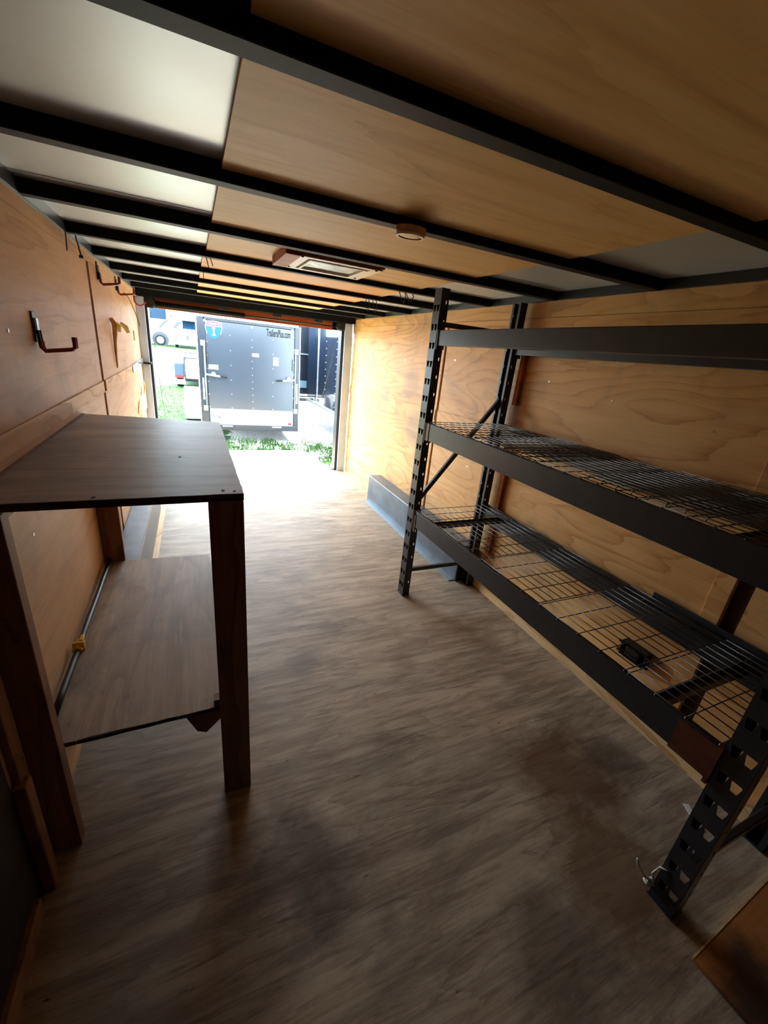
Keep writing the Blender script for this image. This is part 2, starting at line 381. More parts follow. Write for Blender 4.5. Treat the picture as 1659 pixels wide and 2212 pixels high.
# ================================================================== ceiling beams and sheets
spots_ = ['nearest the camera, running out of the top of the picture', 'carrying the oval lamp', 'just in front of the roof vent', 'on the far side of the roof vent',
          'with black ties looped over it, next beyond the vent', 'third from the door header', 'second from the door header', 'nearest the door header']
for k in range(8):
    y = .834 + .6125*k
    o = MB().box(XL+.005, XR-.015, y-.05, y, ZT, 2.032).build('ceiling_beam', 'beam', bevel=.004)
    move_pts(o, (.7, y-.025, ZT)); tag(o, 'black square steel roof beam ' + spots_[k], 'beam', 'black roof beams')
o = MB().box(.10, 1.345, .24, 2.69, 2.0125, 2.0245).build('ceiling_panel', 'ceil_ply'); tag(o, 'large tan plywood sheet on the ceiling nearest the camera, framing the roof vent', 'plywood panel')
o = MB().box(.088, 1.345, 2.70, 5.14, 2.0125, 2.0245).build('ceiling_panel', 'ceil_ply2'); tag(o, 'orange plywood sheet on the ceiling, towards the open door', 'plywood panel')
o = MB().box(.10, 1.345, YF+.05, .23, 2.0125, 2.0245).build('ceiling_panel', 'ceil_ply')
tag(o, 'brown plywood ceiling sheet at the upper right, above the nearest beam', 'plywood panel')

# roof vent
v = thing('roof_vent', 'square roof vent with white trim frame and crinkled silvery film', 'vent', (.65, 2.24, 2.0))
b = MB()
for (x0, x1, y0, y1) in ((.462, .862, 2.085, 2.12), (.462, .862, 2.405, 2.445), (.462, .51, 2.12, 2.405), (.81, .862, 2.12, 2.405)): b.box(x0, x1, y0, y1, 1.974, 1.981)
b.build('trim_frame', 'rim', v, bevel=.002)
b = MB()
for (x0, x1, y0, y1) in ((.52, .80, 2.13, 2.142), (.52, .80, 2.383, 2.395), (.52, .532, 2.142, 2.383), (.788, .80, 2.142, 2.383)): b.box(x0, x1, y0, y1, 1.970, 1.984)
b.build('inner_frame', 'rim', v, bevel=.002)
MB().box(.51, .81, 2.12, 2.405, 1.982, 1.986).build('film_pane', 'pane', v)
b = MB()
for (x0, x1, y0, y1) in ((.40, .47, 2.08, 2.44), (.47, .872, 2.08, 2.095), (.47, .862, 2.43, 2.443), (.845, .872, 2.095, 2.43)): b.box(x0, x1, y0, y1, 1.982 if x0 > .41 else 1.972, 2.012)
b.build('wood_frame', 'red_wood', v, bevel=.003)
for (x, y) in ((.475, 2.09), (.475, 2.395), (.83, 2.09), (.83, 2.395)): MB().disc((x, y, 1.970), .006, .005).build('screw', 'black', v)

# oval lamp
l = thing('dome_lamp', 'small oval beige dome lamp under a black ceiling beam', 'lamp', (.66, 1.37, 1.985))
b = MB(); n = 28
def ell(z, rx, ry): return [b.b.verts.new((.660+rx*math.cos(2*math.pi*k/n), 1.395+ry*math.sin(2*math.pi*k/n), z)) for k in range(n)]
rr = [ell(1.985, .052, .042), ell(1.972, .051, .041), ell(1.965, .047, .037)]
for p, q in zip(rr, rr[1:]):
    for k in range(n): b.b.faces.new((p[k], p[(k+1) % n], q[(k+1) % n], q[k]))
b.b.faces.new(rr[0]); b.b.faces.new(rr[-1][::-1]); b.build('housing', 'beige', l, smooth=False)
b = MB(); rr = [ell(1.9655, .048, .038), ell(1.960, .047, .037), ell(1.960, .040, .030), ell(1.965, .039, .029)]
for p, q in zip(rr, rr[1:]):
    for k in range(n): b.b.faces.new((p[k], p[(k+1) % n], q[(k+1) % n], q[k]))
b.build('rim', 'rim', l)
b = MB(); rr = [ell(1.963, .040, .030), ell(1.9615, .028, .02)]
for k in range(n): b.b.faces.new((rr[0][k], rr[0][(k+1) % n], rr[1][(k+1) % n], rr[1][k]))
b.b.faces.new(rr[1][::-1]); b.build('lens', 'lens', l)

# torsion spring above the door
t = thing('door_spring', 'black torsion spring tube and thin rod across the top of the doorway', 'spring', (.65, 5.49, 1.87))
MB().tube([(-.36, 5.485, 1.88), (.59, 5.485, 1.872)], .026, 16).build('spring_tube', 'beam', t, smooth=True)
MB().tube([(.55, 5.485, 1.872), (1.74, 5.485, 1.88)], .008, 10).build('rod', 'steel', t, smooth=True)
b = MB(); b.box(-.42, -.40, 5.44, 5.53, 1.84, 1.96); b.box(-.40, -.34, 5.45, 5.47, 1.83, 1.95); b.disc((-.36, 5.44, 1.88), .04, .02, 'y'); b.build('bracket', 'black', t, bevel=.003)
b = MB(); b.box(1.76, 1.79, 5.44, 5.53, 1.84, 1.96); b.box(1.70, 1.76, 5.45, 5.47, 1.85, 1.95); b.disc((1.73, 5.44, 1.89), .045, .03, 'y'); b.build('bracket', 'black', t, bevel=.003)
for x in (.3, .9, 1.4): MB().box(x, x+.10, 5.43, 5.45, 1.90, 1.94).build('hinge_clip', 'steel', t, bevel=.002)

# ramp door and its cables
t = thing('ramp_door', 'fold-down plywood ramp door resting on the gravel', 'ramp', (.65, 5.56, 0))
e = math.atan2(-.17, 1.85)
def rampbox(x0, x1, y0, y1, z0, z1):
    mm = Matrix.Translation((0, 5.57, -.01)) @ Matrix.Rotation(e, 4, 'X'); return MB().box(x0, x1, y0, y1, z0, z1, mm)
M['ramp'] = plywood('ramp_plywood', srgb(206, 178, 140), srgb(170, 136, 96), srgb(222, 200, 166), 'X', srgb(170, 150, 120), .3, rings=7, ring_amt=.5, seed=21, speck=.3)
rampbox(-.37, 1.74, .02, 1.84, -.018, 0).build('ramp_deck', 'ramp', t)
rampbox(-.40, -.37, 0, 1.86, -.05, .003).build('side_rail', 'galv', t, bevel=.003)
rampbox(1.74, 1.77, 0, 1.86, -.05, .003).build('side_rail', 'galv', t, bevel=.003)
rampbox(-.40, 1.77, 1.84, 1.87, -.05, .002).build('end_rail', 'galv', t, bevel=.003)
rampbox(-.37, 1.74, -.005, .018, -.03, .006).build('hinge', 'steel', t)
o = MB().tube([(-.385, 5.58, 1.80), (-.39, 6.3, .82), (-.388, 7.35, -.14)], .003, 6).build('ramp_cable', 'steel'); tag(o, 'thin steel ramp cable at the left of the doorway', 'cable')
o = MB().tube([(1.755, 5.58, 1.80), (1.76, 6.3, .82), (1.756, 7.35, -.14)], .003, 6).build('ramp_cable', 'steel'); tag(o, 'thin steel ramp cable at the right of the doorway', 'cable')

# ================================================================== wheel boxes
for (xa, xb, flip, lab, y0, y1) in ((1.785, XR, 1, 'grey sheet-steel wheel box along the right wall behind the rack post', 2.31, 4.22), (XL, -.36, 0, 'grey-blue sheet-steel wheel box on the left, seen through the bench', 2.52, 4.24)):
    t = thing('wheel_box', lab, 'wheel box', ((xa+xb)/2, (y0+y1)/2, 0))
    MB().box(xa, xb, y0, y1, 0, .303).build('box_shell', 'box_metal', t, bevel=.005)
    if flip:
        MB().box(xa-.045, xa, y0+.02, y1, 0, .006).build('floor_flange', 'galv', t, bevel=.001)
        MB().box(xa+.01, xb-.02, y0-.004, y0, .01, .29).build('end_cap', 'black', t)
    else:
        MB().box(xb, xb+.04, y0+.02, y1, 0, .006).build('floor_flange', 'lumber', t, bevel=.001)
        MB().tube([(xb-.002, y0+.05, .304), (xb-.002, y1, .304)], .004, 6).build('sealant_bead', 'string', t)

# ================================================================== rack
rk = thing('storage_rack', 'dark grey three-level steel storage rack with wire decks along the right wall', 'rack', (1.6, 1.3, 0))
H = 1.98
def plate_holes(mb, origin, ux, uz, width, cols, z0, z1, pitch, hole, first):
    """flat plate with rows of holes; hole = [(du,dz)...] four corners ccw around the hole centre"""
    O = Vector(origin); ux = Vector(ux); uz = Vector(uz); bm = mb.b
    def V(u, z): return bm.verts.new(O + ux*u + uz*z)
    def quad(a): bm.faces.new([V(*p) for p in a])
    us = [0]
    for c in cols: us += [c-.5*width/len(cols)*0]  # centres
    edges = [0] + [(cols[i]+cols[i+1])/2 for i in range(len(cols)-1)] + [width]
    z = first
    if z > z0: quad([(0, z0), (width, z0), (width, z), (0, z)])
    while z + pitch <= z1 + 1e-6:
        for i, c in enumerate(cols):
            a0, a1 = edges[i], edges[i+1]; zc = z + pitch/2
            outer = [(a0, z), (a1, z), (a1, z+pitch), (a0, z+pitch)]
            inner = [(c+du, zc+dz) for du, dz in hole]
            for k in range(4):
                k2 = (k+1) % 4
                quad([outer[k], outer[k2], inner[k2], inner[k]])
        z += pitch
    if z < z1: quad([(0, z), (width, z), (width, z1), (0, z1)])
tear = [(-.008, -.017), (.008, -.017), (.0145, .017), (-.0145, .017)]
slot = [(-.0045, -.009), (.0045, -.009), (.0045, .009), (-.0045, .009)]
def post(x, y, sx):
    """C-section upright; sx=-1 punched face towards the aisle, +1 towards the wall"""
    mb = MB(); W = .075; D = .05
    y0 = y; xf = x if sx < 0 else x + D
    plate_holes(mb, (xf, y0, 0), (0, 1, 0), (0, 0, 1), W, [.020, .055], 0, H, .1, tear, .03)
    d = (1, 0, 0) if sx < 0 else (-1, 0, 0)
    plate_holes(mb, (xf, y0, 0), d, (0, 0, 1), D, [.036], 0, H, .1, slot, .06)
    plate_holes(mb, (xf, y0+W, 0), d, (0, 0, 1), D, [.036], 0, H, .1, slot, .06)
    xb = xf + D*d[0]
    for (a, c) in ((y0, y0+.018), (y0+W-.018, y0+W)):
        mb.b.faces.new([mb.b.verts.new(p) for p in ((xb, a, 0), (xb, c, 0), (xb, c, H), (xb, a, H))])
    bmesh.ops.remove_doubles(mb.b, verts=mb.b.verts, dist=.0004)
    o = mb.build('upright_post', 'rack', rk)
    md = o.modifiers.new('thick', 'SOLIDIFY'); md.thickness = .0025; md.offset = 0
    fp = MB().box(x-.004, x+D+.004, y-.004, y+W+.004, 0, .006).build('foot_plate', 'rack', o)
    return o
YN, YFAR = .275, 2.23
for (x, y, sx) in ((1.285, YFAR, -1), (1.845, YFAR, 1), (1.30, YN, -1), (1.845, YN, 1)): post(x, y, sx)
BY0, BY1 = YN+.075, YFAR
for (zt, hh) in ((1.765, .082), (1.242, .105), (.668, .115)):
    for x0 in (1.292, 1.86):
        mb = MB()
        s = x0 < 1.5
        # box beam with an inner step that carries the deck
        if s: poly = [(x0, zt-hh), (x0+.040, zt-hh), (x0+.040, zt-.02), (x0+.022, zt-.02), (x0+.022, zt), (x0, zt)]
        else: poly = [(x0, zt-hh), (x0, zt-.02), (x0+.018, zt-.02), (x0+.018, zt), (x0+.04, zt), (x0+.04, zt-hh)]
        mb.prism(poly, 'y', BY0+.004, BY1-.004)
        o = mb.build('shelf_beam', 'rack', rk, bevel=.003)
        for (ya, yb) in ((BY0, BY0+.012), (BY1-.012, BY1)):
            m_ = 'rust' if (s and zt < 1.5) else 'rack'
            if s: q = MB().box(x0-.006, x0+.045, ya, yb, zt-hh-.02, zt+.002)
            else: q = MB().box(x0-.005, x0+.046, ya, yb, zt-hh-.02, zt+.002)
            if s and zt < 1.3:
                if zt > 1 and ya > 1: q.box(x0-.003, x0, BY1-.05, BY1-.01, zt-hh, zt)
                if zt < 1 and ya > 1: q.box(x0-.003, x0, BY1-.035, BY1-.01, zt-.15, zt-.03)
                if zt < 1 and ya < 1: q.box(x0-.003, x0, BY0, BY0+.12, zt-hh-.005, zt-.004)
            q.build('end_plate', m_, o)
# frame braces
for y in (YFAR+.037, YN+.037):
    for (za, zb) in ((1.80, 1.80), (.72, 1.40), (.19, .19)):
        MB().bar((1.33, y, za), (1.85, y, zb), .025, .028).build('frame_brace', 'rack', rk, bevel=.004)
# deck support bars
for (zt) in (.642, 1.216):
    for y in (2.04, .56):
        if zt > 1 and y > 1: continue
        mb = MB().box(1.335, 1.86, y-.02, y+.02, zt-.03, zt-.027).box(1.335, 1.86, y-.02, y-.017, zt-.03, zt).box(1.335, 1.86, y+.017, y+.02, zt-.03, zt)
        mb.build('deck_support', 'rack', rk)
# wire decks
def deck(y0, y1, z, nl, nc, x0=1.300, x1=1.885):
    mb = MB(); r = .0019
    for i in range(nl):
        x = x0 + (x1-x0)*i/(nl-1); mb.tube([(x, y0, z+r*1.9), (x, y1, z+r*1.9)], r, 5)
    for j in range(nc):
        y = y0 + .004 + (y1-y0-.008)*j/(nc-1); mb.tube([(x0-.006, y, z-.012), (x0-.004, y, z), (x1+.004, y, z), (x1+.006, y, z-.012)], r*1.15, 5)
    return mb.build('wire_deck', 'wire', rk, smooth=True)
step = (BY1-BY0-.01)/4.37
for k in range(4):
    y1 = 2.345 - .421*k; y0 = y1-.417
    y1c = min(y1, BY1-.01)
    deck(max(y0, BY0+.01), y1c, .671, 14, 4 if k == 0 else 5)
deck(BY0+.01, 2.345-.421*4-.004, .671, 14, 4)
for k in range(4):
    y1 = 2.225 - .47*k; y0 = y1-.465
    deck(y0, y1, 1.246, 14, 7)
for k in range(2):
    y1 = 1.75 - .72*k; y0 = y1-.42
    deck(y0, y1, 1.254+.006*(k % 2), 15, 8, 1.315, 1.87)

# wood blocks behind the back post, steel rail, box
o = MB().box(1.898, XR, 2.165, 2.20, 1.38, 1.70).build('wood_block', 'red_wood', bevel=.003); tag(o, 'red-brown wood block on the right wall behind the upper back post', 'wood block')
o = MB().box(1.90, XR, 2.13, 2.165, .303, 1.07).build('wood_block', 'red_wood', bevel=.003); tag(o, 'long red-brown wood strip on the right wall behind the lower back post', 'wood block')
o = MB().box(1.90, 1.905, .2, .98, .63, .70).box(1.875, 1.905, .2, .98, .668, .673).build('steel_angle', 'rack', bevel=.002)
tag(o, 'black steel angle standing on the back beam of the lowest rack shelf', 'steel angle')
t = thing('junction_box', 'small open black electrical box on the right wall, seen through the lowest wire shelf', 'electrical box', (1.92, .96, .36))
b = MB(); b.box(1.925, XR, .90, 1.03, .315, .395); b.box(1.885, 1.93, .90, .905, .315, .395); b.box(1.885, 1.93, 1.025, 1.03, .315, .395); b.box(1.885, 1.93, .90, 1.03, .315, .32); b.box(1.885, 1.93, .90, 1.03, .39, .395)
b.build('box_body', 'black', t, bevel=.002)
MB().box(1.88, 1.90, .93, 1.0, .33, .38).build('receptacle', 'black', t, bevel=.003)
for (y, z) in ((.895, .33), (.895, .38), (1.03, .33), (1.03, .38)): MB().box(1.885, 1.895, y-.014, y+.014, z-.005, z+.005).build('mounting_ear', 'black', t)
o = MB().box(1.86, XR-.034, 2.225, 2.245, .10, .17).build('paper_tag', 'sticker'); tag(o, 'small pale tag low on the wall behind the back post', 'tag')

# ================================================================== bench
bn = thing('plywood_bench', 'rough home-made plywood workbench with lower shelf at the left wall', 'workbench', (-.2, 1.8, 0))
def slab(name, poly, z0, z1, mat, par, jag=0):
    pts = []
    for i, (x, y) in enumerate(poly):
        x2, y2 = poly[(i+1) % len(poly)]; L = math.hypot(x2-x, y2-y); n_ = max(1, int(L/.03)) if jag else 1
        for k in range(n_):
            f = k/n_; j = (random.random()-.5)*jag if k else 0
            pts.append((x+(x2-x)*f+j, y+(y2-y)*f+j))
    return MB().prism(pts, 'z', z0, z1).build(name, mat, par)
top = slab('tabletop', [(XL+.012, 1.168), (.114, 1.178), (.113, 2.30), (.10, 2.325), (.02, 2.35), (-.5, 2.46)], 1.172, 1.192, 'bench', bn, .003)
MB().prism([(XL+.013, 1.1655), (.1135, 1.1755), (.1135, 1.180), (XL+.013, 1.170)], 'z', 1.171, 1.1905).build('front_edge', 'edge', bn)
MB().box(XL+.012, XL+.05, 1.2, 2.42, 1.12, 1.172).build('wall_cleat', 'lumber_z', bn)
MB().box(XL+.0, XL+.012, 1.18, 2.44, 1.17, 1.197).build('gap_strip', 'lumber_z', bn)  # solid strip standing in for the dark gap between bench and wall
slab('lower_shelf', [(XL+.02, 1.215), (-.425, 1.195), (.013, 1.200), (.04, 1.25), (.045, 2.27), (.03, 2.30), (.018, 2.385), (-.41, 2.40), (XL+.02, 2.40)], .385, .40, 'shelf', bn, .005)
slab('shelf_edge', [(-.425, 1.1925), (.012, 1.1975), (.012, 1.204), (-.425, 1.199)], .3845, .3995, 'edge', bn, .002)
MB().box(.018, .112, 1.165, 1.203, 0, 1.172).build('leg', 'lumber_z', bn, bevel=.003)
MB().box(-.512+.01, -.425, 1.145, 1.190, 0, 1.172).build('leg', 'lumber_z', bn, bevel=.003)
MB().box(-.503, -.405, 2.41, 2.448, 0, 1.172).build('leg', 'lumber_z', bn, bevel=.003)
MB().box(.074, .112, 2.21, 2.30, 0, 1.172).build('leg', 'lumber_z', bn, bevel=.003)
MB().prism([(-.10, .385), (.02, .385), (.02, .325), (-.03, .275), (-.06, .29)], 'y', 1.215, 1.25).build('corner_block', 'lumber_z', bn, bevel=.002)
MB().box(.0, .02, 1.203, 1.235, .37, .425).build('shelf_cleat', 'lumber_z', bn)
for (x, y) in ((.09, 1.20), (.06, 1.21), (-.06, 1.60), (-.25, 1.19), (-.47, 2.38)):
    MB().disc((x, y, 1.191), .0045, .002, n=10).build('screw', 'letter' if y < 2 else 'silver', bn)

# conduit on shelf with yellow clamp
pts = [(XL+.028, 1.30+.11*k, .411+.002*math.sin(k*1.7)) for k in range(11)]
o = MB().tube(pts, .011, 10).build('conduit', 'black', smooth=True); tag(o, 'black ribbed conduit lying on the bench shelf against the wall', 'conduit')
t = thing('pipe_clamp', 'small yellow plastic clamp around the black conduit', 'clamp', (XL+.028, 1.66, .41))
MB().tube([(XL+.028, 1.63, .412), (XL+.028, 1.69, .412)], .017, 8).build('clamp_body', 'yellow', t)
MB().box(XL+.01, XL+.05, 1.645, 1.658, .40, .438).build('jaw', 'yellow', t, bevel=.003)
MB().box(XL+.03, XL+.045, 1.66, 1.70, .425, .44).build('lever', 'yellow', t, bevel=.003)

# ================================================================== hooks on the left wall
def hook(y, zt, zb, reach, gap, lab, tilt=.0, tip=.035):
    t = thing('tool_hook', lab, 'hook', (XL, y, zt), 'red-tipped hooks on the left wall')
    MB().box(XL, XL+.006, y-.016, y+.016, zt-.10, zt).build('back_plate', 'steel', t, bevel=.002)
    MB().box(XL+.006, XL+.014, y-.012, y+.012, zt-.075, zt-.02).build('zinc_clip', 'silver', t, bevel=.002)
    zb_ = zb
    b1, b2 = MB(), MB()
    for s in (-1, 1):
        yy = y + s*gap/2
        b1.tube([(XL+.012, yy, zt-.06), (XL+.014, yy, zb_+.03)], .0055, 8)
        b2.tube([(XL+.014, yy, zb_+.032), (XL+.015, yy, zb_+.012), (XL+.024, yy, zb_), (XL+reach-.012, yy+tilt, zb_+.012), (XL+reach, yy+tilt, zb_+.02), (XL+reach, yy+tilt, zb_+.02+tip)], .007, 8)
    b1.build('shank', 'steel', t, smooth=True); b2.build('rubber_arm', 'red', t, smooth=True)
hook(1.95, 1.625, 1.497, .115, .022, 'large red-armed tool hook on the left wall, nearest the camera')
hook(3.37, 1.965, 1.842, .115, .02, 'red-armed tool hook near the left ceiling, just beyond the dark slot')
hook(4.12, 1.965, 1.842, .12, .02, 'red-armed tool hook with a black tie hanging from it')
t = thing('wall_hook', 'bright red curved hook at the top of the left door jamb', 'hook', (XL, 5.3, 1.9))
b = MB(); b.tube([(XL+.005, 5.3, 1.93), (XL+.005, 5.3, 1.87), (XL+.02, 5.3, 1.845), (XL+.05, 5.3, 1.832), (XL+.085, 5.3, 1.845), (XL+.105, 5.3, 1.875)], .007, 8); b.build('curved_arm', 'red', t, smooth=True)
MB().box(XL, XL+.006, 5.28, 5.32, 1.87, 1.95).build('back_plate', 'red', t)
o = MB().tube([(XL+.05, 4.10, 1.86), (XL+.075, 4.11, 1.835), (XL+.09, 4.12, 1.80), (XL+.12, 4.13, 1.70), (XL+.135, 4.14, 1.63)], .0025, 6).build('cable_tie', 'black'); tag(o, 'thin black cable tie hanging from a red hook by the door', 'cable tie')
o = MB().bar((XL+.025, 2.55, 1.99), (XL+.02, 2.55, 1.90), .008, .004).build('cable_tie', 'black'); tag(o, 'short black tie hanging at the left ceiling edge, nearer of two', 'cable tie')
o = MB().bar((XL+.03, 2.72, 1.99), (XL+.03, 2.79, 1.915), .006, .006).box(XL+.022, XL+.038, 2.78, 2.80, 1.905, 1.918).build('cable_tie', 'black'); tag(o, 'black tie with square head at the left ceiling edge, farther of two', 'cable tie')
# tan hanger
t = thing('wall_hanger', 'tan curved hanger with two pale yellow lobes on the left wall', 'hanger', (XL, 3.65, 1.5))
b = MB(); b.tube([(XL+.012, 3.60, 1.655), (XL+.03, 3.62, 1.62), (XL+.022, 3.64, 1.57), (XL+.014, 3.645, 1.50), (XL+.010, 3.65, 1.42), (XL+.008, 3.66, 1.33)], [.012, .019, .016, .011, .008, .005], 10); b.build('handle', 'tan', t, smooth=True)
b = MB(); b.tube([(XL+.03, 3.66, 1.63), (XL+.045, 3.67, 1.61), (XL+.048, 3.68, 1.575)], [.012, .018, .010], 10); b.build('lobe', 'cream', t, smooth=True)
b = MB(); b.tube([(XL+.055, 3.70, 1.635), (XL+.08, 3.72, 1.61), (XL+.095, 3.73, 1.575)], [.008, .018, .013], 10); b.build('lobe', 'cream', t, smooth=True)
# latch at left jamb
t = thing('door_latch', 'grey metal latch plate with black lever on the left jamb', 'latch', (XL, 4.9, 1.27))
b = MB().prism([(4.50, 1.235), (4.62, 1.245), (5.45, 1.285), (5.45, 1.325), (4.50, 1.295)], 'x', XL+.010, XL+.016); b.build('strap', 'silver', t, bevel=.001)
MB().box(XL+.02, XL+.10, 5.36, 5.42, 1.262, 1.285).build('lever', 'black', t, bevel=.003)
t = thing('torn_board', 'splintered scrap of pale wood on the left wall by the jamb', 'wood scrap', (XL, 5.1, .95))
MB().prism([(4.6, .86), (4.75, .95), (5.0, .98), (5.1, 1.05), (5.15, .97), (5.4, 1.0), (5.42, .8), (4.9, .78)], 'x', XL, XL+.012).build('wood_piece', 'lumber', t)
MB().tube([(XL+.02, 5.15, .98), (XL+.03, 5.2, 1.06), (XL+.015, 5.28, 1.09), (XL+.02, 5.33, 1.0)], .005, 6).build('bent_wire', 'tan', t, smooth=True)
o = MB().box(XL, XL+.006, 4.95, 5.1, 1.50, 1.59).build('wall_plate', 'tan', bevel=.001); tag(o, 'small tan plate on the left wall by the jamb', 'plate')

# ties looped over the beams
def loops(cx, cy, ps, lab, r=.003):
    b = MB()
    for (dx, w_, h) in ps:
        b.tube([(cx+dx-w_, cy, 1.99), (cx+dx-w_*.9, cy-.03, 1.99-h*.5), (cx+dx-w_*.3, cy-.03, 1.99-h), (cx+dx+w_*.3, cy-.03, 1.99-h), (cx+dx+w_*.9, cy-.03, 1.99-h*.5), (cx+dx+w_, cy, 1.99)], r, 6)
    o = b.build('tie_loop', 'black', smooth=True); tag(o, lab, 'cable tie'); return o
loops(1.28, 3.29, [(-.03, .012, .085), (.03, .015, .085)], 'pair of thin black tie loops hanging from a beam right of the vent')
loops(1.24, 2.66, [(0, .02, .065), (.05, .025, .05)], 'black cord loops on the beam beside the rack post')
o = MB().bar((.10, 2.66, 1.985), (.11, 2.66, 1.94), .006, .004).bar((.115, 2.65, 2.0), (.13, 2.65, 1.95), .006, .004).build('tie_loop', 'black'); tag(o, 'short black ties dangling beside the left edge of the ceiling plywood', 'cable tie')
o = MB().bar((.10, 3.26, 1.985), (.10, 3.26, 1.95), .008, .004).build('tie_loop', 'black'); tag(o, 'tiny black tie stub under the beam beyond the vent', 'cable tie')

# ================================================================== floor odds and ends
o = MB().box(0, .69, -1.2, 0, .004, .018).build('floor_board', 'board'); o.location = (1.262, .185, 0); o.rotation_euler = (0, 0, .06)
tag(o, 'loose stained plywood board lying on the floor at lower right', 'board')
MB().box(0, .69, -.001, .004, .006, .019).build('worn_edge', 'lumber', o).matrix_parent_inverse = Matrix.Identity(4)
o = MB().box(-.011, .011, -.05, .05, 0, .002).build('paper_strip', 'sticker'); o.location = (1.725, .455, .001); o.rotation_euler = (0, 0, -.51); tag(o, 'white paper strip on the floor beside the near rack post', 'paper strip')
b = MB()
b.tube([(1.296, .345, .05), (1.275, .375, .075), (1.262, .395, .10), (1.255, .40, .125)], .004, 6)
b.tube([(1.296, .345, .05), (1.285, .36, .10), (1.292, .352, .14), (1.297, .33, .15)], .003, 6)
for k in range(4): b.tube([(1.296, .352+.002*k, .035+.012*k), (1.283, .36, .042+.012*k), (1.292, .375-.01*k, .04+.012*k)], .004, 6)
o = b.build('string_knot', 'string', smooth=True); tag(o, 'knotted white string at the foot of the near rack post', 'string')

# ================================================================== outside
def gz(y): return -.26 if y < 8 else -.26 + (y-8)*.0245
gb = bmesh.new(); rows = []
for y in (-6, 0, 5, 6, 7, 8, 10, 14, 20, 30, 42, 60, 90):
    rows.append([gb.verts.new((x, y, gz(y))) for x in (-60, -20, -8, -4, 0, 4, 8, 20, 60)])
for a, c in zip(rows, rows[1:]):
    for i in range(8): gb.faces.new((a[i], a[i+1], c[i+1], c[i]))
me = bpy.data.meshes.new('gravel_yard'); gb.to_mesh(me); gb.free(); me.materials.append(M['ground'])
o = bpy.data.objects.new('gravel_yard', me); COL.objects.link(o); struct(o, 'pale gravel yard with green grass')
# grass blades
gb = bmesh.new(); rnd = random.Random(3)
def blade(x, y, h):
    a = rnd.uniform(0, 6.28); dx, dy = math.cos(a)*.006, math.sin(a)*.006; lx, ly = rnd.uniform(-.5, .5)*h, rnd.uniform(-.5, .5)*h; z = gz(y)
    v = [gb.verts.new(p) for p in ((x-dx, y-dy, z), (x+dx, y+dy, z), (x+lx*.4+dx*.7, y+ly*.4+dy*.7, z+h*.6), (x+lx, y+ly, z+h), (x+lx*.4-dx*.7, y+ly*.4-dy*.7, z+h*.6))]
    gb.faces.new(v)
cl = [(rnd.uniform(1.75, 3.0), rnd.uniform(5.9, 7.9)) for _ in range(34)] + [(rnd.uniform(.3, 2.3), rnd.uniform(7.6, 8.4)) for _ in range(22)]
for cx, cy in cl:
    for _ in range(70): blade(cx+rnd.gauss(0, .10), cy+rnd.gauss(0, .10), rnd.uniform(.03, .11))
for _ in range(5000): blade(rnd.uniform(-3.2, .1), rnd.uniform(8, 16), rnd.uniform(.02, .06))
me = bpy.data.meshes.new('grass_tufts'); gb.to_mesh(me); gb.free(); me.materials.append(M['weed'])
o = bpy.data.objects.new('grass_tufts', me); COL.objects.link(o); o['kind'] = 'stuff'; o['label'] = 'green grass tufts growing in the gravel outside'; o['category'] = 'grass'

def text_mesh(name, body, size, loc, mat, parent, sx=1.0, rotz=0, align='CENTER', bold=0.0):
    cu = bpy.data.curves.new(name, 'FONT'); cu.body = body; cu.size = size; cu.extrude = .0012; cu.align_x = align; cu.offset = bold
    tmp = bpy.data.objects.new(name+'_tmp', cu); COL.objects.link(tmp)
    dg = bpy.context.evaluated_depsgraph_get(); me = bpy.data.meshes.new_from_object(tmp.evaluated_get(dg))
    bpy.data.objects.remove(tmp); bpy.data.curves.remove(cu)
    mm = Matrix.Translation(loc) @ Matrix.Rotation(rotz, 4, 'Z') @ Matrix.Rotation(math.radians(90), 4, 'X') @ Matrix.Diagonal((sx, 1, 1, 1))
    me.transform(mm); me.materials.clear(); me.materials.append(M[mat])
    o = bpy.data.objects.new(name, me); COL.objects.link(o)
    if parent is not None: o.parent = parent; o.matrix_parent_inverse = Matrix.Translation(parent.location).inverted()
    return o

# ---- parked cargo trailer facing us
Y = 8.3; X0, X1 = .105, 1.87; ZB, ZTp = 0.0, 1.93
tr = thing('cargo_trailer', 'charcoal enclosed cargo trailer with route shield, rear ramp door facing the opening', 'trailer', (1.02, Y, gz(Y)))
MB().box(X0+.02, X1-.02, Y+.06, Y+3.6, ZB+.06, ZTp).build('body', 'trim_black', tr, bevel=.02)
b = MB(); b.box(X0, X0+.13, Y, Y+.08, ZB+.02, ZTp-.01); b.box(X1-.095, X1, Y, Y+.08, ZB+.02, ZTp-.01); b.box(X0+.1, X1-.1, Y, Y+.08, ZTp-.055, ZTp-.01)
b.build('rear_frame', 'trim_black', tr, bevel=.008)
MB().box(X0+.05, X1-.03, Y-.012, Y+.1, ZTp-.012, ZTp+.035).build('roof_cap', 'white', tr, bevel=.008)
for xe in (X0-.012, X1): MB().box(xe, xe+.013, Y-.01, Y+.03, ZB+.02, ZTp).build('edge_trim', 'white', tr)
dx0, dx1, dz0, dz1 = .242, 1.768, .105, 1.868
door = MB().box(dx0, dx1, Y-.005, Y+.06, dz0, dz1).build('ramp_door', 'panel', tr, bevel=.004)
MB().box(dx0+.01, dx1-.003, Y-.009, Y-.004, dz0, dz0+.29).build('kick_plate', 'tw', door)
MB().box(X0+.14, X1, Y-.02, Y+.1, ZB, ZB+.105).build('bumper', 'trim_black', tr, bevel=.006)
cx = (dx0+dx1)/2
cs = [(cx, Y-.009, dz0+.32+k*.12) for k in range(11)]
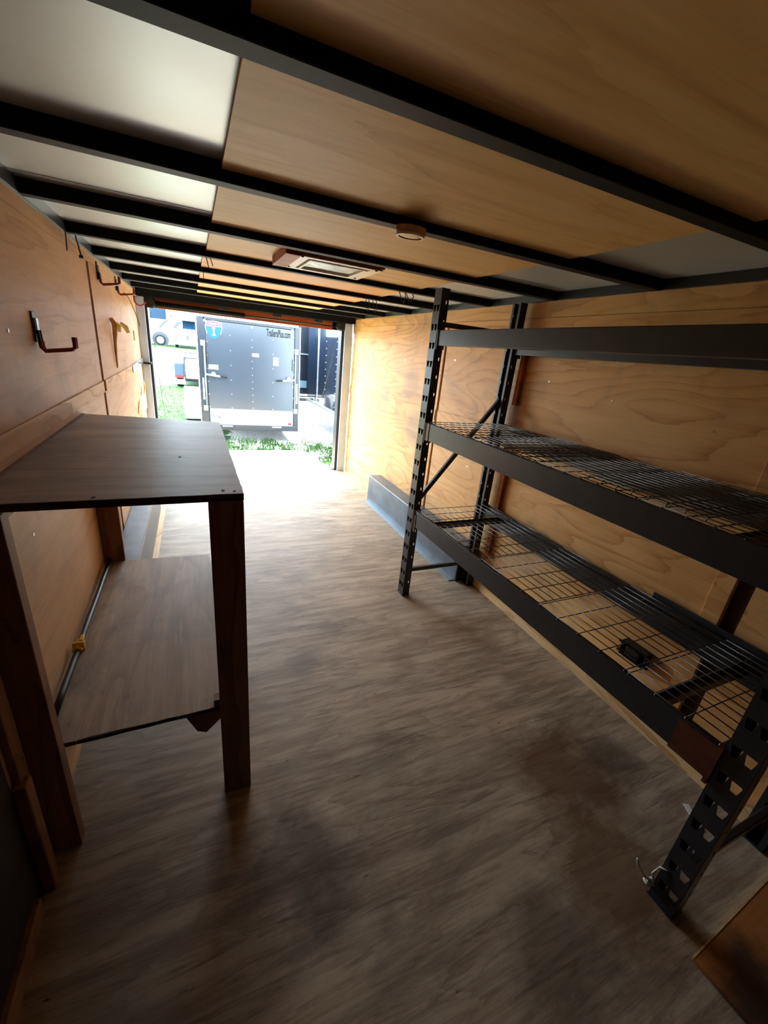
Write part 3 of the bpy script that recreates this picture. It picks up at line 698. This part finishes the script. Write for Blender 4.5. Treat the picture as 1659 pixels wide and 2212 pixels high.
for sx in (-.37, .37): cs += [(cx+sx, Y-.009, dz0+.31+k*.25) for k in range(6)]
for k in range(7): cs += [(dx0+.01, Y-.009, dz0+.32+k*.22), (dx1-.01, Y-.009, dz0+.32+k*.22)]
dots('rivet', 'silver', tr, cs, .008, .004, 'y')
for x in (X0+.13, cx, X1-.14): MB().disc((x, Y-.02, ZTp-.07 if x != cx else ZTp-.09), .022, .02, 'y', 14).build('marker_lamp', 'galv', tr)
for s, xr in ((1, .205), (-1, 1.79)):
    lb = MB().tube([(xr, Y-.03, ZB+.40), (xr, Y-.03, ZB+1.52)], .012, 8).build('lock_bar', 'galv', tr, smooth=True)
    for z in (.40, 1.50): MB().box(xr-.055*(1 if s > 0 else .3), xr+.055*(1 if s < 0 else .3), Y-.04, Y, ZB+z-.045, ZB+z+.045).build('bar_keeper', 'galv', lb, bevel=.004)
    MB().bar((xr, Y-.045, ZB+.99), (xr+s*.24, Y-.05, ZB+.965), .02, .03).build('handle', 'galv', lb, bevel=.003)
    MB().bar((xr+s*.24, Y-.05, ZB+.965), (xr+s*.36, Y-.05, ZB+.955), .02, .026).build('grip', 'letter', lb, bevel=.003)
    MB().disc((xr+s*.13, Y-.066, ZB+1.0), .035, .01, 'y', 14).build('hasp_tag', 'sticker', lb)
    MB().box(xr-.04*s-.012, xr-.04*s+.012, Y-.015, Y, ZB+.55, ZB+.92).build('reflector_strip', 'sticker', tr)
    MB().box(xr+.055*s-.008, xr+.055*s+.008, Y-.02, Y, ZB+1.15, ZB+1.36).build('grab_handle', 'trim_black', door, bevel=.003)
MB().box(dx0+.025, dx0+.18, Y-.008, Y-.004, ZB+1.08, ZB+1.155).build('sticker', 'sticker', door)
MB().box(cx+.005, cx+.115, Y-.008, Y-.004, ZB+1.35, ZB+1.405).build('sticker', 'sticker', door)
MB().box(1.38, 1.48, Y-.008, Y-.004, ZB+1.22, ZB+1.37).build('sticker', 'sticker_blue', door)
MB().box(dx1-.10, dx1-.03, Y-.013, Y-.009, ZB+.125, ZB+.165).build('reflector', 'tail', door)
for x in (dx0+.3, dx1-.32): MB().box(x-.09, x+.09, Y-.04, Y-.02, ZB+.07, ZB+.092).build('bumper_hinge', 'galv', tr)
# shield emblem
sxc, szc = .374, 1.87
def shp(pts, y0, y1, mat, name, par, k=1.0):
    return MB().prism([(sxc+x, szc+z) for x, z in pts], 'y', y0, y1).build(name, mat, par)
def arc(w, top):    # lower outline of the shield from right to left
    return [(w*math.cos(a)*(1 if abs(math.cos(a)) > .0 else 0), top-.02-(.185)*math.sin(a)**1.15) for a in [math.pi*i/14 for i in range(15)]]
sh = shp([(-.115, -.01), (-.06, -.002), (0, .0), (.06, -.002), (.115, -.01)] + [(x, z) for x, z in arc(.139, -.075)], Y-.009, Y-.006, 'letter_w', 'shield_emblem', door)
shp([(-.126, -.088), (.126, -.088)] + arc(.127, -.088)[1:-1], Y-.012, Y-.009, 'shield_blue', 'shield_field', sh)
shp([(-.104, -.018), (0, -.010), (.104, -.018), (.126, -.078), (-.126, -.078)], Y-.012, Y-.009, 'shield_red', 'shield_band', sh)
text_mesh('shield_lettering', 'INTERSTATE', .040, (sxc, Y-.0125, szc-.062), 'letter_w', sh, .85)
MB().prism([(sxc-.024, szc-.105), (sxc+.024, szc-.105), (sxc+.024, szc-.120), (sxc+.011, szc-.124), (sxc+.011, szc-.215), (sxc+.024, szc-.219), (sxc+.024, szc-.234), (sxc-.024, szc-.234), (sxc-.024, szc-.219), (sxc-.011, szc-.215), (sxc-.011, szc-.124), (sxc-.024, szc-.120)], 'y', Y-.0135, Y-.011).build('shield_numeral', 'letter_w', sh)
text_mesh('trailer_lettering', 'TrailersPlus.com', .175, (1.478, Y-.0085, 1.725), 'letter', door, .37, bold=.003)
b = MB()
for k in range(4): b.box(dx0+.06+k*.02, dx0+.074+k*.02, Y-.012, Y-.009, dz0+.15, dz0+.165); b.box(dx0+.20+k*.02, dx0+.214+k*.02, Y-.012, Y-.009, dz0+.15, dz0+.165)
b.prism([(dx0+.13, dz0+.155), (dx0+.15, dz0+.14), (dx0+.165, dz0+.152), (dx0+.18, dz0+.14), (dx0+.20, dz0+.155), (dx0+.185, dz0+.115), (dx0+.165, dz0+.128), (dx0+.145, dz0+.112)], 'y', Y-.012, Y-.009)
b.build('winged_emblem', 'letter_g', door)
MB().prism([(dx1-.20, dz0+.08), (dx1-.185, dz0+.16), (dx1-.165, dz0+.19), (dx1-.16, dz0+.11), (dx1-.12, dz0+.10), (dx1-.17, dz0+.085)], 'y', Y-.0105, Y-.009).build('faded_mark', 'galv', door)
# fenders and wheels
for s, xa, xb in ((-1, X0-.30, X0+.02), (1, X1-.02, X1+.20)):
    yc = Y+2.0
    pl = [(yc+.72*math.cos(math.pi*k/10), .08+.47*math.sin(math.pi*k/10)**.7) for k in range(11)] + [(yc-.74, -.02), (yc+.74, -.02)]
    MB().prism(pl, 'x', xa, xb).build('fender', 'white', tr, bevel=.01)
    for dy in (-.36, .36):
        MB().disc((xa+.03, yc+dy, gz(yc)+.33), .33, .2, 'x', 24).build('wheel', 'tyre', tr, bevel=.01)
MB().tube([(1.02, Y+3.6, .15), (1.02, Y+4.6, .15)], .05, 8).build('tongue', 'trim_black', tr)
for y in (Y+4.4,): MB().box(.98, 1.06, y, y+.06, gz(y)-.01, .2).build('jack', 'trim_black', tr)

# ---- black trailer behind it, to the right
t = thing('black_trailer', 'navy-black enclosed trailer with rows of rivets, behind the charcoal trailer', 'trailer', (2.4, 11.2, gz(11.2)))
MB().box(2.0, 2.90, 11.2, 14.5, .36, 2.35).build('body', 'trim_black', t, bevel=.02)
dots('rivet', 'silver', t, [(2.79, 11.19, .62+k*.125) for k in range(13)], .014, .012, 'y')
MB().box(2.1, 2.90, 11.15, 11.25, .40, .44).build('bumper_trim', 'white', t)
MB().box(2.15, 2.9, 11.14, 11.2, .26, .34).build('rear_step', 'letter_g', t)
MB().box(2.38, 2.72, 11.17, 11.19, .60, .78).build('licence_plate', 'sticker_blue', t)
MB().box(2.45, 2.78, 11.14, 11.18, 1.42, 1.45).box(2.74, 2.79, 11.14, 11.18, 1.36, 1.45).build('door_handle', 'galv', t)
for x in (2.15,): MB().disc((x, 12.8, gz(12.8)+.33), .33, .2, 'x', 20).build('wheel', 'tyre', t)

# ---- glossy trailer at far right
t = thing('glossy_trailer', 'mirror-glossy black trailer side beside the right jamb of the doorway', 'trailer', (3.6, 8.6, gz(8.6)))
b = MB(); zs = [.30+.185*k for k in range(12)]
outl = [(4.6, 6.6), (2.62, 6.6), (2.62, 9.72), (2.575, 10.5), (3.2, 11.2), (4.6, 11.3)]
b.prism(outl, 'z', .40, 2.45); o = b.build('cladding', 'gloss', t, bevel=.03, seg=3)
b = MB(); b.box(2.605, 2.63, 6.6, 9.75, .355, .395); b.bar((2.615, 9.74, .375), (2.57, 10.5, .375), .02, .04); b.build('lower_rail', 'galv', t)
b = MB(); b.box(2.605, 2.62, 9.70, 9.74, .4, 2.4); b.build('corner_highlight', 'silver', t)  # bright bar added in place of the highlight down the nose corner
dots('rivet', 'silver', t, [(2.610, 8.35, .5+k*.14) for k in range(14)]+[(2.610, 9.1, .5+k*.14) for k in range(14)], .006, .012, 'x')
for y in (7.4, 10.0): MB().box(4.1, 4.4, y, y+.5, gz(y)-.02, .4).build('support', 'tyre', t)

# ---- small utility trailer
Yu = 15.8
t = thing('utility_trailer', 'small open utility trailer with grey fender and red tail light, left of the charcoal trailer', 'trailer', (.2, Yu, gz(Yu)))
MB().prism([(Yu+.02, .27), (Yu+.02, .72), (Yu+.25, .96), (Yu+.9, .96), (Yu+1.2, .64), (Yu+1.2, .27)], 'x', -.55, -.25).build('fender', 'fender_grey', t, bevel=.03)
for x in (-.50, 1.35): MB().disc((x, Yu+.6, gz(Yu)+.34), .34, .2, 'x', 20).build('wheel', 'tyre', t)
MB().box(-.24, 1.3, Yu+.05, Yu+3.2, .22, .34).build('bed', 'galv', t)
MB().box(-.20, 1.27, Yu, Yu+.04, .25, .82).build('tailgate', 'white', t, bevel=.01)
for (p, q) in (((-.23, Yu, .90), (1.29, Yu, .90)), ((-.23, Yu+.02, .2), (-.23, Yu+.02, .92)), ((1.29, Yu+.02, .2), (1.29, Yu+.02, .92)), ((-.23, Yu+3.2, .95), (1.29, Yu+3.2, .95)), ((-.23, Yu+3.2, .3), (-.23, Yu+3.2, .95))):
    MB().bar(p, q, .045, .04).build('rail', 'rvgrey', t)
MB().box(-.24, 1.3, Yu-.02, Yu+.03, .16, .24).build('rear_sill', 'letter', t)
MB().prism([(-.56, .30), (-.52, .26), (-.27, .26), (-.26, .30), (-.27, .345), (-.52, .345)], 'y', Yu-.04, Yu+.02).build('tail_light', 'tail', t)
pl = MB().box(-.62, -.24, Yu-.04, Yu-.03, .06, .21).build('licence_plate', 'sticker', t)

# ---- motorhomes far away
Yr = 42.0; g = gz(Yr)
t = thing('motorhome', 'white motorhome with swoosh stripe and cab windows, far left beyond the gravel road', 'motorhome', (-3.5, Yr, g))
MB().box(-9.5, -1.42, Yr, Yr+2.4, g+.45, 4.4).build('body', 'rvwhite', t, bevel=.12, seg=3)
MB().box(-2.95, -1.75, Yr-.04, Yr, 2.62, 3.55).build('side_window', 'rvglass', t, bevel=.03)
MB().box(-3.95, -3.15, Yr-.04, Yr, 2.45, 3.6).build('door_window', 'rvglass', t, bevel=.03)
MB().prism([(-2.40, 1.95), (-2.0, 2.45), (-1.45, 2.75), (-1.45, 2.68), (-1.9, 2.3), (-2.2, 1.95)], 'y', Yr-.04, Yr).build('swoosh', 'rvgrey', t)
b = MB(); b.disc((-2.30, Yr-.06, g+.47), .62, .07, 'y', 28); b.build('wheel_arch', 'rvgrey', t)
wh = MB().disc((-2.32, Yr-.12, g+.42), .42, .3, 'y', 28).build('wheel', 'tyre', t, bevel=.03)
MB().disc((-2.32, Yr-.15, g+.42), .27, .04, 'y', 24).build('hubcap', 'galv', wh)
MB().disc((-6.6, Yr-.12, g+.42), .42, .3, 'y', 28).build('wheel', 'tyre', t, bevel=.03)
MB().box(-1.62, -1.46, Yr-.5, Yr-.02, 1.9, 4.0).build('mirror_arm', 'rvwhite', t)
t = thing('motorhome', 'white motorhome seen from its cab front with grille and windscreen, beside the other motorhome', 'motorhome', (.3, Yr-1, g))
MB().prism([(Yr-1.6, g+.45), (Yr-1.6, 1.75), (Yr-.7, 2.0), (Yr+.2, 2.75), (Yr+4, 2.8), (Yr+4, g+.45)], 'x', -1.30, .95).build('cab', 'rvwhite', t, bevel=.08, seg=3)
MB().prism([(Yr-1.2, 2.9), (Yr-.6, 2.7), (Yr+4, 2.7), (Yr+4, 4.4), (Yr-.9, 4.4)], 'x', -1.35, 1.1).build('overcab', 'rvwhite', t, bevel=.12, seg=3)
MB().prism([(Yr-.66, 2.06), (Yr+.14, 2.72), (Yr+.17, 2.69), (Yr-.63, 2.03)], 'x', -.55, .9).build('windscreen', 'rvglass', t)
MB().prism([(-1.25, 2.05), (-.95, 2.5), (-.5, 2.6), (-.85, 2.2), (-1.1, 1.95)], 'y', Yr-1.66, Yr-1.6).build('swoosh', 'rvgrey', t)
b = MB()
for k in range(3): b.box(-1.1, -.35, Yr-1.66, Yr-1.58, 1.22+.14*k, 1.27+.14*k)
b.box(-1.13, -1.08, Yr-1.66, Yr-1.58, 1.15, 1.6); b.build('grille', 'rvgrey', t)
MB().box(-.28, -.12, Yr-1.66, Yr-1.58, 1.2, 1.55).build('headlight', 'rvgrey', t)
MB().box(-1.2, .9, Yr-1.8, Yr-1.55, .78, 1.02).build('bumper', 'galv', t, bevel=.04)
for x in (-1.2, .7): MB().disc((x, Yr-.6, g+.40), .40, .25, 'x', 24).build('wheel', 'tyre', t, bevel=.03)
bpy.context.view_layer.update()
